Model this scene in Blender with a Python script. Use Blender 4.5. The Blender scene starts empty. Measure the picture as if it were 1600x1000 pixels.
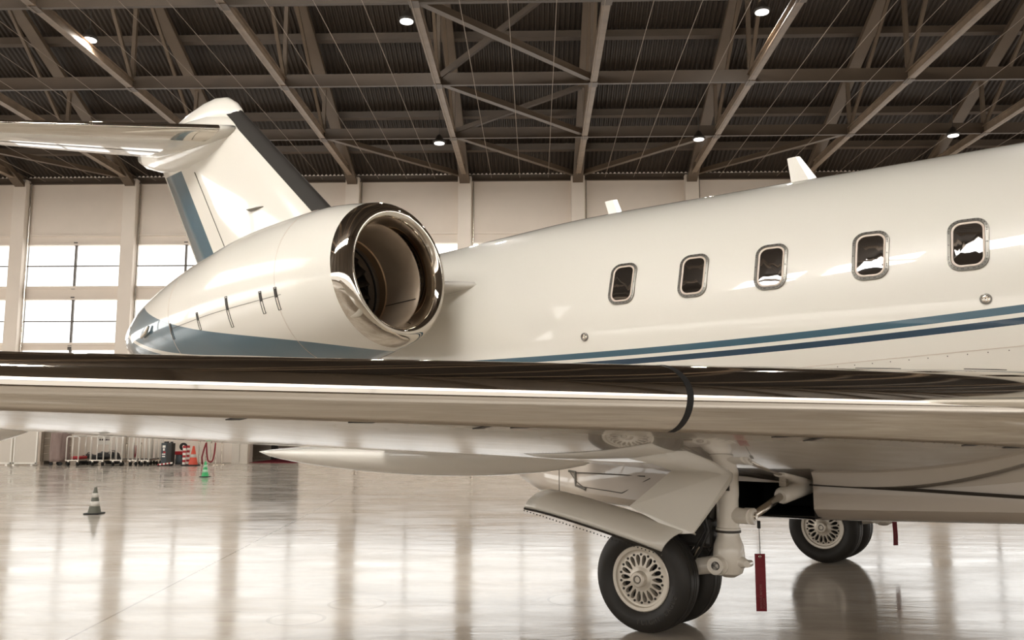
import bpy, bmesh, math, random
from mathutils import Vector, Matrix
random.seed(7)
PI = math.pi
sc = bpy.context.scene
COL = sc.collection

# ------------------------------------------------------------------ camera, world, exposure
cam_d = bpy.data.cameras.new('camera')
cam = bpy.data.objects.new('camera', cam_d)
COL.objects.link(cam)
cam.location = (0, 0, 1.4)
cam_d.sensor_width = 36.0
cam_d.lens = 36.0 * 1350 / 1600
cam_d.clip_end = 300
cam.rotation_euler = (PI / 2 + math.atan2(164, 1350), 0, math.atan2(38, 1350))
sc.camera = cam

world = bpy.data.worlds.new('world'); sc.world = world
world.use_nodes = True
world.node_tree.nodes['Background'].inputs[0].default_value = (1.0, 0.93, 0.82, 1)
world.node_tree.nodes['Background'].inputs[1].default_value = 0.6

sc.view_settings.view_transform = 'Standard'
sc.view_settings.look = 'None'
sc.view_settings.gamma = 1.0
sc.view_settings.use_curve_mapping = False
sc.view_settings.exposure = -1.66
WIN_BACK = 8.0      # daylight in the far window rows
WIN_FRONT = 130.0    # daylight in the tall glazing behind the photographer
WIN_SIDE = 14.0
LAMP_W = 330.0      # each hanging lamp
WIN_DOOR = 9.5      # translucent panels of the hangar door behind the photographer

# ------------------------------------------------------------------ helpers
def link(name, me, mat=None, parent=None, smooth=False):
    o = bpy.data.objects.new(name, me)
    COL.objects.link(o)
    if mat is not None and len(me.materials) == 0: me.materials.append(mat)
    if parent is not None: o.parent = parent
    if smooth:
        for p in me.polygons: p.use_smooth = True
    return o
def tag(o, label=None, cat=None, group=None, kind=None):
    if label: o['label'] = label
    if cat: o['category'] = cat
    if group: o['group'] = group
    if kind: o['kind'] = kind
    return o
def empty(name, loc=(0, 0, 0), rz=0, parent=None):
    o = bpy.data.objects.new(name, None); COL.objects.link(o)
    o.location = loc; o.rotation_euler = (0, 0, rz); o.empty_display_size = .2
    if parent: o.parent = parent
    return o
class MB:
    """collects geometry for one mesh"""
    def __init__(s): s.v = []; s.f = []
    def add(s, vs, fs):
        n = len(s.v); s.v += [tuple(v) for v in vs]; s.f += [tuple(i + n for i in f) for f in fs]; return s
    def box(s, x0, x1, y0, y1, z0, z1):
        return s.add([(x0,y0,z0),(x1,y0,z0),(x1,y1,z0),(x0,y1,z0),(x0,y0,z1),(x1,y0,z1),(x1,y1,z1),(x0,y1,z1)],
                     [(0,3,2,1),(4,5,6,7),(0,1,5,4),(1,2,6,5),(2,3,7,6),(3,0,4,7)])
    def bar(s, a, b, w, h, up=(0, 0, 1)):
        a = Vector(a); b = Vector(b); d = (b - a).normalized()
        e1 = d.cross(Vector(up))
        if e1.length < 1e-4: e1 = d.cross(Vector((1, 0, 0)))
        e1.normalize(); e2 = e1.cross(d)
        vs = [p + e1 * (w / 2 * i) + e2 * (h / 2 * j) for p in (a, b) for i, j in ((-1,-1),(1,-1),(1,1),(-1,1))]
        return s.add(vs, [(3,2,1,0),(4,5,6,7),(0,1,5,4),(1,2,6,5),(2,3,7,6),(3,0,4,7)])
    def loft(s, rings, cap=True, closed=True):
        n = len(rings[0]); vs = [p for r in rings for p in r]; fs = []
        for i in range(len(rings) - 1):
            for j in range(n if closed else n - 1):
                k = (j + 1) % n
                fs.append((i*n+j, i*n+k, (i+1)*n+k, (i+1)*n+j))
        if cap: fs.append(tuple(range(n-1, -1, -1))); fs.append(tuple((len(rings)-1)*n+j for j in range(n)))
        return s.add(vs, fs)
    def revolve(s, prof, org, axis, n=32, cap=False, ref=(0, 0, 1)):
        """prof: [(distance along axis, radius)]"""
        a = Vector(axis).normalized(); e1 = Vector(ref).cross(a)
        if e1.length < 1e-4: e1 = Vector((1, 0, 0)).cross(a)
        e1.normalize(); e2 = a.cross(e1); org = Vector(org)
        rings = [[org + a * d + e1 * (r * math.cos(2*PI*j/n)) + e2 * (r * math.sin(2*PI*j/n)) for j in range(n)] for d, r in prof]
        return s.loft(rings, cap)
    def tube(s, pts, r, n=8, cap=True):
        pts = [Vector(p) for p in pts]; rings = []; prev = None
        for i, p in enumerate(pts):
            d = (pts[min(i+1, len(pts)-1)] - pts[max(i-1, 0)]).normalized()
            if prev is None:
                e1 = d.cross(Vector((0, 0, 1)))
                if e1.length < 1e-3: e1 = d.cross(Vector((1, 0, 0)))
            else: e1 = prev - d * prev.dot(d)
            e1.normalize(); prev = e1; e2 = d.cross(e1)
            rr = r[i] if isinstance(r, (list, tuple)) else r
            rings.append([p + e1*(rr*math.cos(2*PI*j/n)) + e2*(rr*math.sin(2*PI*j/n)) for j in range(n)])
        return s.loft(rings, cap)
    def mesh(s, name='m', fix=True):
        me = bpy.data.meshes.new(name); me.from_pydata(s.v, [], s.f); me.update()
        if fix:
            bm = bmesh.new(); bm.from_mesh(me); bmesh.ops.recalc_face_normals(bm, faces=bm.faces); bm.to_mesh(me); bm.free()
        return me
    def build(s, name, mat, parent=None, smooth=False, bevel=0, sub=0, auto=None, fix=True):
        o = link(name, s.mesh(name, fix), mat, parent, smooth)
        if bevel:
            m = o.modifiers.new('b', 'BEVEL'); m.width = bevel; m.segments = 2; m.limit_method = 'ANGLE'
        if sub:
            m = o.modifiers.new('s', 'SUBSURF'); m.levels = m.render_levels = sub
        if auto:
            for p in o.data.polygons: p.use_smooth = True
            bm = bmesh.new(); bm.from_mesh(o.data)
            for e in bm.edges:
                if len(e.link_faces) == 2 and e.calc_face_angle(0) > math.radians(auto): e.smooth = False
            bm.to_mesh(o.data); bm.free()
        return o
def box(name, mat, parent, *a, bevel=0, kind=None):
    o = MB().box(*a).build(name, mat, parent, bevel=bevel)
    if kind: o['kind'] = kind
    return o
def interp(x, xs, ys):
    if x <= xs[0]: return ys[0]
    for i in range(len(xs) - 1):
        if x <= xs[i+1]:
            t = (x - xs[i]) / (xs[i+1] - xs[i]); return ys[i] + (ys[i+1] - ys[i]) * t
    return ys[-1]
def smooth_interp(x, xs, ys):
    """monotone-ish cubic (Catmull-Rom on uneven knots)"""
    n = len(xs)
    if x <= xs[0]: return ys[0]
    if x >= xs[-1]: return ys[-1]
    m = []
    for i in range(n):
        if i == 0: m.append((ys[1]-ys[0])/(xs[1]-xs[0]))
        elif i == n-1: m.append((ys[-1]-ys[-2])/(xs[-1]-xs[-2]))
        else: m.append((ys[i+1]-ys[i-1])/(xs[i+1]-xs[i-1]))
    for i in range(n-1):
        if x <= xs[i+1]:
            h = xs[i+1]-xs[i]; t = (x-xs[i])/h
            return ((2*t**3-3*t**2+1)*ys[i] + (t**3-2*t**2+t)*h*m[i] + (-2*t**3+3*t**2)*ys[i+1] + (t**3-t**2)*h*m[i+1])

# ------------------------------------------------------------------ materials
def mat(name, col, rough=.5, metal=0, coat=0, var=0.0, vscale=6, bump=0.0, bscale=40, ior=1.5, stretch=(1, 1, 1), rvar=0.0):
    m = bpy.data.materials.new(name); m.use_nodes = True
    nt = m.node_tree; b = nt.nodes['Principled BSDF']
    b.inputs['Base Color'].default_value = (*col, 1); b.inputs['Roughness'].default_value = rough
    b.inputs['Metallic'].default_value = metal; b.inputs['IOR'].default_value = ior
    b.inputs['Coat Weight'].default_value = coat; b.inputs['Coat Roughness'].default_value = .03
    if var or bump or rvar:
        tc = nt.nodes.new('ShaderNodeTexCoord'); mp = nt.nodes.new('ShaderNodeMapping')
        mp.inputs['Scale'].default_value = stretch
        nt.links.new(tc.outputs['Object'], mp.inputs['Vector'])
        if var or rvar:
            nz = nt.nodes.new('ShaderNodeTexNoise'); nz.inputs['Scale'].default_value = vscale; nz.inputs['Detail'].default_value = 5
            nt.links.new(mp.outputs[0], nz.inputs['Vector'])
        if var:
            mx = nt.nodes.new('ShaderNodeMix'); mx.data_type = 'RGBA'
            mx.inputs[6].default_value = (*[c*(1-var) for c in col], 1); mx.inputs[7].default_value = (*[min(1, c*(1+var)) for c in col], 1)
            nt.links.new(nz.outputs['Fac'], mx.inputs[0]); nt.links.new(mx.outputs[2], b.inputs['Base Color'])
        if rvar:
            mr = nt.nodes.new('ShaderNodeMapRange'); mr.inputs[1].default_value = .3; mr.inputs[2].default_value = .7
            mr.inputs[3].default_value = max(.02, rough-rvar); mr.inputs[4].default_value = rough+rvar
            nt.links.new(nz.outputs['Fac'], mr.inputs[0]); nt.links.new(mr.outputs[0], b.inputs['Roughness'])
        if bump:
            n2 = nt.nodes.new('ShaderNodeTexNoise'); n2.inputs['Scale'].default_value = bscale
            nt.links.new(mp.outputs[0], n2.inputs['Vector'])
            bp = nt.nodes.new('ShaderNodeBump'); bp.inputs['Strength'].default_value = bump; bp.inputs['Distance'].default_value = .01
            nt.links.new(n2.outputs['Fac'], bp.inputs['Height']); nt.links.new(bp.outputs[0], b.inputs['Normal'])
    return m
def emit(name, col, s):
    m = bpy.data.materials.new(name); m.use_nodes = True; nt = m.node_tree
    nt.nodes.clear(); e = nt.nodes.new('ShaderNodeEmission'); o = nt.nodes.new('ShaderNodeOutputMaterial')
    e.inputs[0].default_value = (*col, 1); e.inputs[1].default_value = s
    nt.links.new(e.outputs[0], o.inputs[0]); return m
class NG:
    """tiny node-math helper on a material"""
    def __init__(s, m): s.m = m; s.nt = m.node_tree; s.b = s.nt.nodes['Principled BSDF']
    def n(s, op, a, b=None, c=None):
        x = s.nt.nodes.new('ShaderNodeMath'); x.operation = op
        for i, v in enumerate((a, b, c)):
            if v is None: continue
            if isinstance(v, (int, float)): x.inputs[i].default_value = v
            else: s.nt.links.new(v, x.inputs[i])
        return x.outputs[0]
    def xyz(s):
        tc = s.nt.nodes.new('ShaderNodeTexCoord'); sp = s.nt.nodes.new('ShaderNodeSeparateXYZ')
        s.nt.links.new(tc.outputs['Object'], sp.inputs[0]); return sp.outputs[0], sp.outputs[1], sp.outputs[2]
    def poly(s, x, co):
        r = co[0]
        for c in co[1:]: r = s.n('MULTIPLY_ADD', r if not isinstance(r, (int, float)) else r, x, c) if not isinstance(r, (int, float)) else s.n('MULTIPLY_ADD', x, r, c)
        return r
    def band(s, v, lo, hi):
        return s.n('MULTIPLY', s.n('GREATER_THAN', v, lo), s.n('LESS_THAN', v, hi))
    def mix(s, fac, a, b):
        x = s.nt.nodes.new('ShaderNodeMix'); x.data_type = 'RGBA'
        s.nt.links.new(fac, x.inputs[0])
        for i, v in ((6, a), (7, b)):
            if isinstance(v, tuple): x.inputs[i].default_value = (*v, 1)
            else: s.nt.links.new(v, x.inputs[i])
        return x.outputs[2]

CREAM = (.80, .757, .675)
BLUE_L = (.028, .090, .130)
BLUE_D = (.007, .036, .070)
M = {}
M['paint'] = mat('white_paint', CREAM, .35, 0, 1.0, var=.02, vscale=2)
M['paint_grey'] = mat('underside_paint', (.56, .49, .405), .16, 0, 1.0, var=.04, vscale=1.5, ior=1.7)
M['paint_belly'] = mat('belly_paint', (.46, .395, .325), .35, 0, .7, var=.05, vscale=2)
M['chrome'] = mat('polished_metal', (.74, .69, .62), .05, 1)
M['steel'] = mat('brushed_steel', (.62, .57, .5), .25, 1)
M['alu'] = mat('painted_wheel_metal', (.72, .66, .57), .35, .3, .3)
M['boot'] = mat('deice_boot', (.022, .018, .014), .6, var=.15, vscale=3)
M['duct'] = mat('inlet_liner', (.34, .265, .195), .42, .35, var=.25, vscale=5, rvar=.1)
M['bronze'] = mat('fan_ring', (.36, .24, .14), .35, .7)
M['blade'] = mat('fan_blade', (.10, .085, .07), .35, .8)
M['rubber'] = mat('tyre_rubber', (.022, .019, .016), .55, var=.3, vscale=12, bump=.06, bscale=60)
M['rubber_text'] = mat('tyre_lettering', (.075, .067, .058), .6)
M['black'] = mat('matt_black', (.008, .007, .006), .7)
M['dark'] = mat('dark_slot', (.03, .024, .018), .5)
M['line'] = mat('panel_gap', (.10, .085, .07), .6)
M['glass'] = mat('cabin_glass', (.018, .014, .011), .02, 0, 1.0, ior=2.1)
M['seal'] = mat('window_seal', (.66, .55, .46), .4)
M['frame'] = mat('window_frame_metal', (.22, .205, .18), .35, .7)
M['white'] = mat('white_gloss', (.85, .81, .73), .3, 0, .6)
M['red'] = mat('red_ribbon', (.19, .010, .018), .7, bump=.1, bscale=200)
M['tagtext'] = mat('ribbon_print', (.30, .12, .11), .7)
M['gear'] = mat('gear_paint', (.80, .74, .65), .32, 0, .6, var=.06, vscale=8)
M['hose'] = mat('hose', (.02, .018, .016), .45)
# setting
M['wall'] = mat('plaster', (.78, .685, .59), .75, var=.06, vscale=1.2, bump=.08, bscale=25)
M['door_steel'] = mat('hangar_door_steel', (.12, .092, .068), .6, var=.15, vscale=1)
M['column'] = mat('column_paint', (.80, .71, .615), .6, var=.05, vscale=1.5)
M['bar'] = mat('window_bar', (.09, .075, .06), .5)
M['roof'] = mat('corrugated_sheet', (.030, .020, .0125), .55, var=.3, vscale=.8, stretch=(1, .3, 1))
M['purlin'] = mat('purlin_steel', (.07, .047, .029), .55, var=.25, vscale=1.5)
M['truss'] = mat('truss_steel', (.105, .073, .047), .5, var=.25, vscale=1.2, bump=.1, bscale=12)
M['chord'] = mat('chord_steel', (.22, .16, .11), .5, var=.45, vscale=1.4, stretch=(1, 2.5, 1))
M['wire'] = mat('wire', (.25, .19, .14), .5)
M['pane_back'] = emit('daylit_pane', (1, .985, .95), WIN_BACK)
M['pane_front'] = emit('daylit_door_glass', (1, .975, .93), WIN_FRONT)
M['pane_door'] = emit('translucent_door_panel', (1, .95, .88), WIN_DOOR)
M['pane_low'] = emit('frosted_door_panel', (1, .93, .84), WIN_DOOR*.4)
M['pane_side'] = emit('daylit_gable_glass', (1, .975, .93), WIN_SIDE)
M['lamp'] = emit('lamp_lens', (1, .96, .88), 12.0)

# fuselage paint with the two pinstripes
def fuselage_material():
    m = mat('fuselage_paint', CREAM, .35, 0, 1.0); g = NG(m); x, y, z = g.xyz()
    # top edge of the upper stripe over x
    co = [0.0082, 0.0810, 2.208]
    t = g.n('SUBTRACT', z, g.poly(x, co))
    up = g.band(t, -.050, 0.0); lo = g.band(t, -.122, -.078)
    c = g.mix(up, CREAM, BLUE_L); c = g.mix(lo, c, BLUE_D)
    g.nt.links.new(c, g.b.inputs['Base Color']); return m
M['fus'] = fuselage_material()

# ------------------------------------------------------------------ the hangar
D = 32.5; EAVE = 10.78; BAY = 4.33; X0 = -2.72; SL = .42; RIDGE_Y = 14.0; YF = -2.6
XL, XR = -25.5, 34.0
def colx(k): return X0 + BAY * k
FEAVE = 14.0
def deck_z(y):
    if y > RIDGE_Y: return EAVE + .25 + SL * (D - y)
    top = EAVE + .25 + SL * (D - RIDGE_Y)
    return top + (FEAVE - top) * (RIDGE_Y - y) / (RIDGE_Y - YF)

def floor_material():
    m = mat('epoxy_floor', (.60, .54, .46), .13, 0, 0); g = NG(m); nt = g.nt
    tc = nt.nodes.new('ShaderNodeTexCoord')
    def noise(scale, st, detail=6, rough=.6, dist=0):
        mp = nt.nodes.new('ShaderNodeMapping'); mp.inputs['Scale'].default_value = st
        nt.links.new(tc.outputs['Object'], mp.inputs[0])
        n = nt.nodes.new('ShaderNodeTexNoise'); n.inputs['Scale'].default_value = scale; n.inputs['Detail'].default_value = detail
        n.inputs['Roughness'].default_value = rough; n.inputs['Distortion'].default_value = dist
        nt.links.new(mp.outputs[0], n.inputs['Vector']); return n.outputs['Fac']
    def rng(v, a, b, c, d):
        r = nt.nodes.new('ShaderNodeMapRange'); nt.links.new(v, r.inputs[0])
        for i, q in enumerate((a, b, c, d)): r.inputs[1+i].default_value = q
        return r.outputs[0]
    cloud = rng(noise(.55, (1, 1, 1), 8, .65, .6), .35, .68, 0, 1)
    streak = rng(noise(1.6, (.5, 1.6, 1), 8, .7, 1.2), .38, .7, 0, 1)
    c = g.mix(cloud, (.72, .65, .57), (.57, .505, .425))
    c = g.mix(g.n('MULTIPLY', streak, .5), c, (.31, .26, .205))
    fine = rng(noise(7, (.35, 1, 1), 5, .7, .8), .64, .74, 0, 1)
    c = g.mix(g.n('MULTIPLY', fine, .45), c, (.13, .10, .075))
    # saw-cut joints in the slab
    x, y, z = g.xyz()
    def joint(ax, ay, bx, by, w):
        L = math.hypot(bx-ax, by-ay); nx, ny = (by-ay)/L, -(bx-ax)/L
        d = g.n('ABSOLUTE', g.n('ADD', g.n('MULTIPLY_ADD', x, nx, -(ax*nx+ay*ny)), g.n('MULTIPLY', y, ny)))
        return g.n('LESS_THAN', d, w)
    j = joint(-3.05, 5.2, -3.95, 18.9, .010)
    j2 = joint(4.05, 11.0, 6.0, 9.6, .008)
    c = g.mix(g.n('MULTIPLY', g.n('MAXIMUM', j, j2), .6), c, (.16, .12, .09))
    # round scuffs left by wheels
    for cx, cy, r, w in ((-1.42, 7.0, .22, .012), (-1.75, 6.45, .20, .014), (.35, 7.2, .26, .01)):
        d = g.n('SQRT', g.n('ADD', g.n('POWER', g.n('SUBTRACT', x, cx), 2.0), g.n('POWER', g.n('SUBTRACT', y, cy), 2.0)))
        ring = g.n('LESS_THAN', g.n('ABSOLUTE', g.n('SUBTRACT', d, r)), w)
        c = g.mix(g.n('MULTIPLY', ring, .35), c, (.18, .14, .1))
    nt.links.new(c, g.b.inputs['Base Color'])
    nt.links.new(rng(noise(1.1, (.6, 1.3, 1), 6, .6), .3, .7, .07, .2), g.b.inputs['Roughness'])
    dirt = rng(noise(1.3, (.30, 1.5, 1), 9, .72, 1.0), .34, .66, .70, .14)
    nt.links.new(dirt, g.b.inputs['Specular IOR Level'])
    bp = nt.nodes.new('ShaderNodeBump'); bp.inputs['Strength'].default_value = .16; bp.inputs['Distance'].default_value = .02
    nt.links.new(noise(2.6, (.40, 1.3, 1), 6, .6, .6), bp.inputs['Height']); nt.links.new(bp.outputs[0], g.b.inputs['Normal'])
    return m
floor = box('floor', floor_material(), None, XL-.3, XR+.3, YF-.3, D+8, -.2, 0)
tag(floor, 'pale glossy epoxy hangar floor mirroring the far windows', kind='structure')

# back wall: solid pieces round the window openings, pilasters, sills
wall_back = box('wall_back', M['wall'], None, XL, XR, D, D+.3, 8.33, EAVE+.3)
tag(wall_back, 'cream far hangar wall with pilasters and three rows of windows', kind='structure')
DOOR_X0, DOOR_X1 = -10.75, -8.9
box('wall_band', M['wall'], wall_back, XL, XR, D, D+.3, 6.19, 6.72)
box('wall_band', M['wall'], wall_back, XL, XR, D, D+.3, 4.25, 4.53)
box('wall_base', M['wall'], wall_back, XL, DOOR_X0, D, D+.3, 0, 2.9)
box('wall_base', M['wall'], wall_back, DOOR_X1, XR, D, D+.3, 0, 2.9)
box('door_head', M['wall'], wall_back, DOOR_X0, DOOR_X1, D, D+.3, 2.3, 2.9)
box('wall_ledge', M['column'], wall_back, XL, XR, D-.06, D, 8.68, 8.74)
for z0, z1 in ((8.33, 8.40), (6.62, 6.72), (6.19, 6.25), (4.43, 4.53)):
    box('sill', M['column'], wall_back, XL, XR, D-.05, D, z0, z1)
K0, K1 = -5, 8
for k in range(K0, K1+1):
    c = MB().box(colx(k)-.26, colx(k)+.26, D-.34, D, 0, EAVE+.1)
    c.build('column', M['column'], wall_back, bevel=.02)
    MB().tube([(colx(k)+.31, D-.08, 0), (colx(k)+.31, D-.08, EAVE)], .035, 6).build('conduit', M['steel'], wall_back)
wn = 0
pane_me = {}
def window(k, z0, z1):
    global wn
    wn += 1
    a, b = colx(k)+.26, colx(k+1)-.26; w = b-a; h = z1-z0; e = .015
    root = empty('window_%d' % wn, (a, D+.12, z0)); tag(root, kind='structure')
    key = round(h, 2)
    if key not in pane_me:
        pane_me[key] = (MB().box(e, w/2-e, 0, .02, e, h/2-e).mesh('pane'), MB().box(w/2-.03, w/2+.03, -.08, .03, 0, h).mesh('bar'), MB().box(0, w, -.05, .03, h/2-.022, h/2+.022).mesh('bar'))
    pm, vm, hm = pane_me[key]
    for i in (0, 1):
        for j in (0, 1):
            o = link('pane', pm, M['pane_back'], root); o.location = (i*w/2, 0, j*h/2)
    link('mullion', vm, M['bar'], root); link('transom', hm, M['bar'], root)
    MB().tube([(w/2, -.10, -.06), (w/2, -.10, h+.06)], .03, 6).build('winding_rod', M['bar'], root)
    for zz in (-.06, h+.06):
        MB().box(w/2-.07, w/2+.07, -.14, .0, zz-.06, zz+.06).build('bracket', M['bar'], root)
    return root
for k in range(K0, K1):
    for z0, z1 in ((6.72, 8.33), (4.53, 6.19), (2.9, 4.25)):
        window(k, z0, z1)

# room behind the doorway in the far wall
alcove = box('wall_alcove', M['wall'], None, -13, -5.5, D+6, D+6.2, 0, 3.2); tag(alcove, kind='structure')
box('side_wall', M['wall'], alcove, -5.6, -5.5, D+.3, D+6, 0, 3.2)
box('side_wall', M['wall'], alcove, -13, -12.9, D+.3, D+6, 0, 3.2)
box('alcove_ceiling', M['wall'], alcove, -13, -5.5, D+.3, D+6, 3.0, 3.2)
box('post', M['dark'], alcove, -11.0, -10.75, D+3.4, D+3.6, 0, 3.0)

# side walls and the glazed front doors behind the photographer
for nm, x, s in (('wall_left', XL, -1), ('wall_right', XR, 1)):
    mb = MB()
    x0, x1 = (x-.3, x) if s < 0 else (x, x+.3)
    ztop = deck_z(RIDGE_Y)+.6
    mb.box(x0, x1, YF-.3, D+.3, 0, 1.2); mb.box(x0, x1, YF-.3, D+.3, 13.2, ztop)
    mb.box(x0, x1, YF-.3, -.5, 1.2, 13.2); mb.box(x0, x1, D-3.5, D+.3, 1.2, 13.2); mb.box(x0, x1, -.5, D-3.5, 4.2, 8.4)
    if s < 0: mb.box(x0, x1, 16.0, D-3.5, 8.4, 13.2)
    w = tag(mb.build(nm, M['wall'], None), kind='structure')
    for i in range(9):
        ya = -.5 + i*(D-3)/9; yb = ya + (D-3)/9
        yb = min(yb, D-3.5)
        for z0, z1 in ((1.2, 4.2), (8.4, 13.2)):
            if yb - ya > .5 and not (z0 > 5 and s < 0 and yb > 16.5):
                MB().box(x-.05 if s > 0 else x-.1, x+.1 if s > 0 else x+.05, ya+.12, yb-.12, z0+.1, z1-.1).build('pane', M['pane_side'], w)
        box('mullion', M['column'], w, x-.12, x+.12, ya-.12, ya+.12, 1.2, 13.2)
wall_front = MB()
wall_front.box(XL, XR, YF-.3, YF, 0, .3); wall_front.box(XL, colx(-3), YF-.3, YF, 11.0, 13.5); wall_front.box(XL, XR, YF-.3, YF, 3.0, 11.0); wall_front.box(-.56, XR, YF-.3, YF, 11.0, 13.5); wall_front.box(XL, XR, YF-.3, YF, 13.5, FEAVE+.3)
wall_front = tag(wall_front.build('wall_front', M['door_steel'], None), kind='structure')
for k in range(K0-1, K1+1):
    box('column', M['door_steel'], wall_front, colx(k)-.26, colx(k)+.26, YF-.3, YF+.3, 3.0, FEAVE)
    for z0, z1, pm_ in ((11.0, 13.5, 'pane_front'), (1.7, 3.0, 'pane_door'), (.3, 1.66, 'pane_low')):
        for i in (0, 1):
            if z0 > 5 and (k*2+i > 0 or k < -3): continue
            g_ = .28 if z0 > 5 else .0
            a = colx(k)+g_+i*(BAY-2*g_)/2
            box('pane', M[pm_], wall_front, a+.02, a+(BAY-2*g_)/2-.02, YF-.15, YF-.12, z0+.03, z1-.03)

# roof: corrugated deck, purlins, trusses
def corrugated(ya, yb):
    mb = MB(); n = int((XR-XL)/.04); vs = []; fs = []
    for i in range(n+1):
        x = XL + i*(XR-XL)/n; dz = (0, .05, .05, 0)[i % 4]
        vs += [(x, ya, deck_z(ya)+dz), (x, yb, deck_z(yb)+dz)]
    for i in range(n): fs.append((2*i, 2*i+1, 2*i+3, 2*i+2))
    return mb.add(vs, fs)
ceiling = corrugated(D+.3, RIDGE_Y).build('ceiling', M['roof'], None, fix=False)
tag(ceiling, 'dark brown corrugated roof on steel trusses', kind='structure')
corrugated(RIDGE_Y, YF-.3).build('roof_slope', M['roof'], ceiling, fix=False)
PUR = [D*(1-.05*i) for i in range(0, 12)]
pur_me = MB().box(XL, XR, -.05, .05, -.26, -.02).box(XL, XR, -.13, .13, -.28, -.26).mesh('purlin')
for y in PUR:
    if y > RIDGE_Y: o = link('purlin', pur_me, M['purlin'], ceiling); o.location = (0, y, deck_z(y))
NODES = [D-.15, D*.849, D*.711, D*.565, RIDGE_Y]
CH = EAVE + .05
for k in range(K0, K1+1):
    x = colx(k)
    t = empty('roof_truss', (0, 0, 0), parent=ceiling)
    bc = MB().box(x-.095, x+.095, YF, D, CH-.03, CH+.0).box(x-.025, x+.025, YF, D, CH, CH+.22).box(x-.09, x+.09, YF, D, CH+.2, CH+.22)
    bc.build('bottom_chord', M['chord'], t)
    MB().bar((x, D, deck_z(D)-.5), (x, RIDGE_Y, deck_z(RIDGE_Y)-.5), .38, .16).build('top_chord', M['truss'], t)
    MB().bar((x, RIDGE_Y, deck_z(RIDGE_Y)-.5), (x, YF, deck_z(YF)-.5), .38, .16).build('top_chord', M['truss'], t)
    for i, y in enumerate(NODES[1:]):
        MB().bar((x, y, CH+.2), (x, y, deck_z(y)-.5), .11, .11).build('web_post', M['truss'], t)
        yp = NODES[i]
        if i: MB().bar((x, yp, CH+.2), (x, y, deck_z(y)-.5), .09, .09).build('web_diagonal', M['truss'], t)
    for y in NODES[1:4]:
        MB().box(x-.12, x+.12, y-.16, y+.16, CH-.045, CH-.03).build('gusset_plate', M['truss'], t)
for y in NODES[1:4]:
    MB().box(XL, XR, y-.05, y+.05, CH-.02, CH+.02).box(XL, XR, y-.03, y+.03, CH+.02, CH+.34).build('tie_beam', M['purlin'], ceiling)
for k in range(K0, K1):
    for j in range(3):
        far, near = NODES[j], NODES[j+1]
        a, b = ((near, far) if k <= 0 else (far, near))
        if k in (0,) or (k in (-1, 1, 2) and j == 0) or (k in (-4, -3, 4) and j == 0):
            MB().bar((colx(k), a, CH+.12), (colx(k+1), b, CH+.12), .17, .17).build('wind_brace', M['truss'], ceiling)
for k in (0,):
    for y in NODES[1:4]:
        MB().bar((colx(k), y, CH+.2), (colx(k+1), y, deck_z(y)-.5), .15, .15).build('sway_brace', M['purlin'], ceiling)
wires = MB()
xw = XL
while xw < XR:
    wires.tube([(xw, D-.4, CH-.06), (xw, RIDGE_Y, CH-.06)], .009, 4); xw += BAY/4
tag(wires.build('net_wires', M['wire'], ceiling), kind='stuff')
# hanging lamps
def lamp(x, y, z, label):
    r = empty('ceiling_lamp', (x, y, z)); tag(r, label, 'lamp', 'hangar lamps')
    MB().revolve([(0, .19), (.05, .21), (.16, .12), (.26, .07), (.30, .02)], (0, 0, 0), (0, 0, 1), 20).build('housing', M['dark'], r, auto=40)
    MB().revolve([(0, .001), (0, .165), (.02, .165), (.02, .001)], (0, 0, -.012), (0, 0, 1), 20).build('lens', M['lamp'], r)
    ld = bpy.data.lights.new('lamp_light', 'AREA'); ld.shape = 'DISK'; ld.size = .33; ld.energy = LAMP_W; ld.color = (1, .95, .87)
    lo = bpy.data.objects.new('lamp_light', ld); COL.objects.link(lo); lo.parent = r; lo.location = (0, 0, -.03)
    top = deck_z(y) - .03 - z
    MB().tube([(0, 0, .29), (0, 0, top)], .012, 6).build('drop_rod', M['dark'], r)
LAMPS = [((-11.25, 20.5, 11.05), 'round hangar lamp under the roof, top left above the tail'),
         ((-3.22, 20.5, 11.43), 'round hangar lamp left of the middle roof trusses, near the top edge'),
         ((5.62, 20.5, 11.55), 'round hangar lamp near the top edge, above the fuselage blade antennas'),
         ((-3.15, 27.3, 10.55), 'small round hangar lamp beside the truss above the engine intake'),
         ((5.3, 27.3, 10.60), 'small round hangar lamp beside the truss above the fuselage middle'),
         ((13.45, 27.3, 10.65), 'small round hangar lamp furthest right, low over the fuselage')]
for yy, row in ((12.5, 'third'),):  # unseen extra row, added as fill to lighten the top of the fuselage
    for xx, side in ((7.5, 'left'), (15.5, 'right')):
        LAMPS.append(((xx, yy, 12.2), '%s added unseen fill lamp of the %s row from the far wall, high overhead' % (side, row)))
for p, l in LAMPS: lamp(*p, l)

# ------------------------------------------------------------------ the jet (x forward, y to port, z up)
TH = math.radians(36)
NC = 7.47
jet = empty('business_jet', (NC*math.sin(TH), NC*math.cos(TH), 0), -TH)
tag(jet, 'white business jet with blue stripes, rear engines and T-tail', 'airplane')

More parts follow.
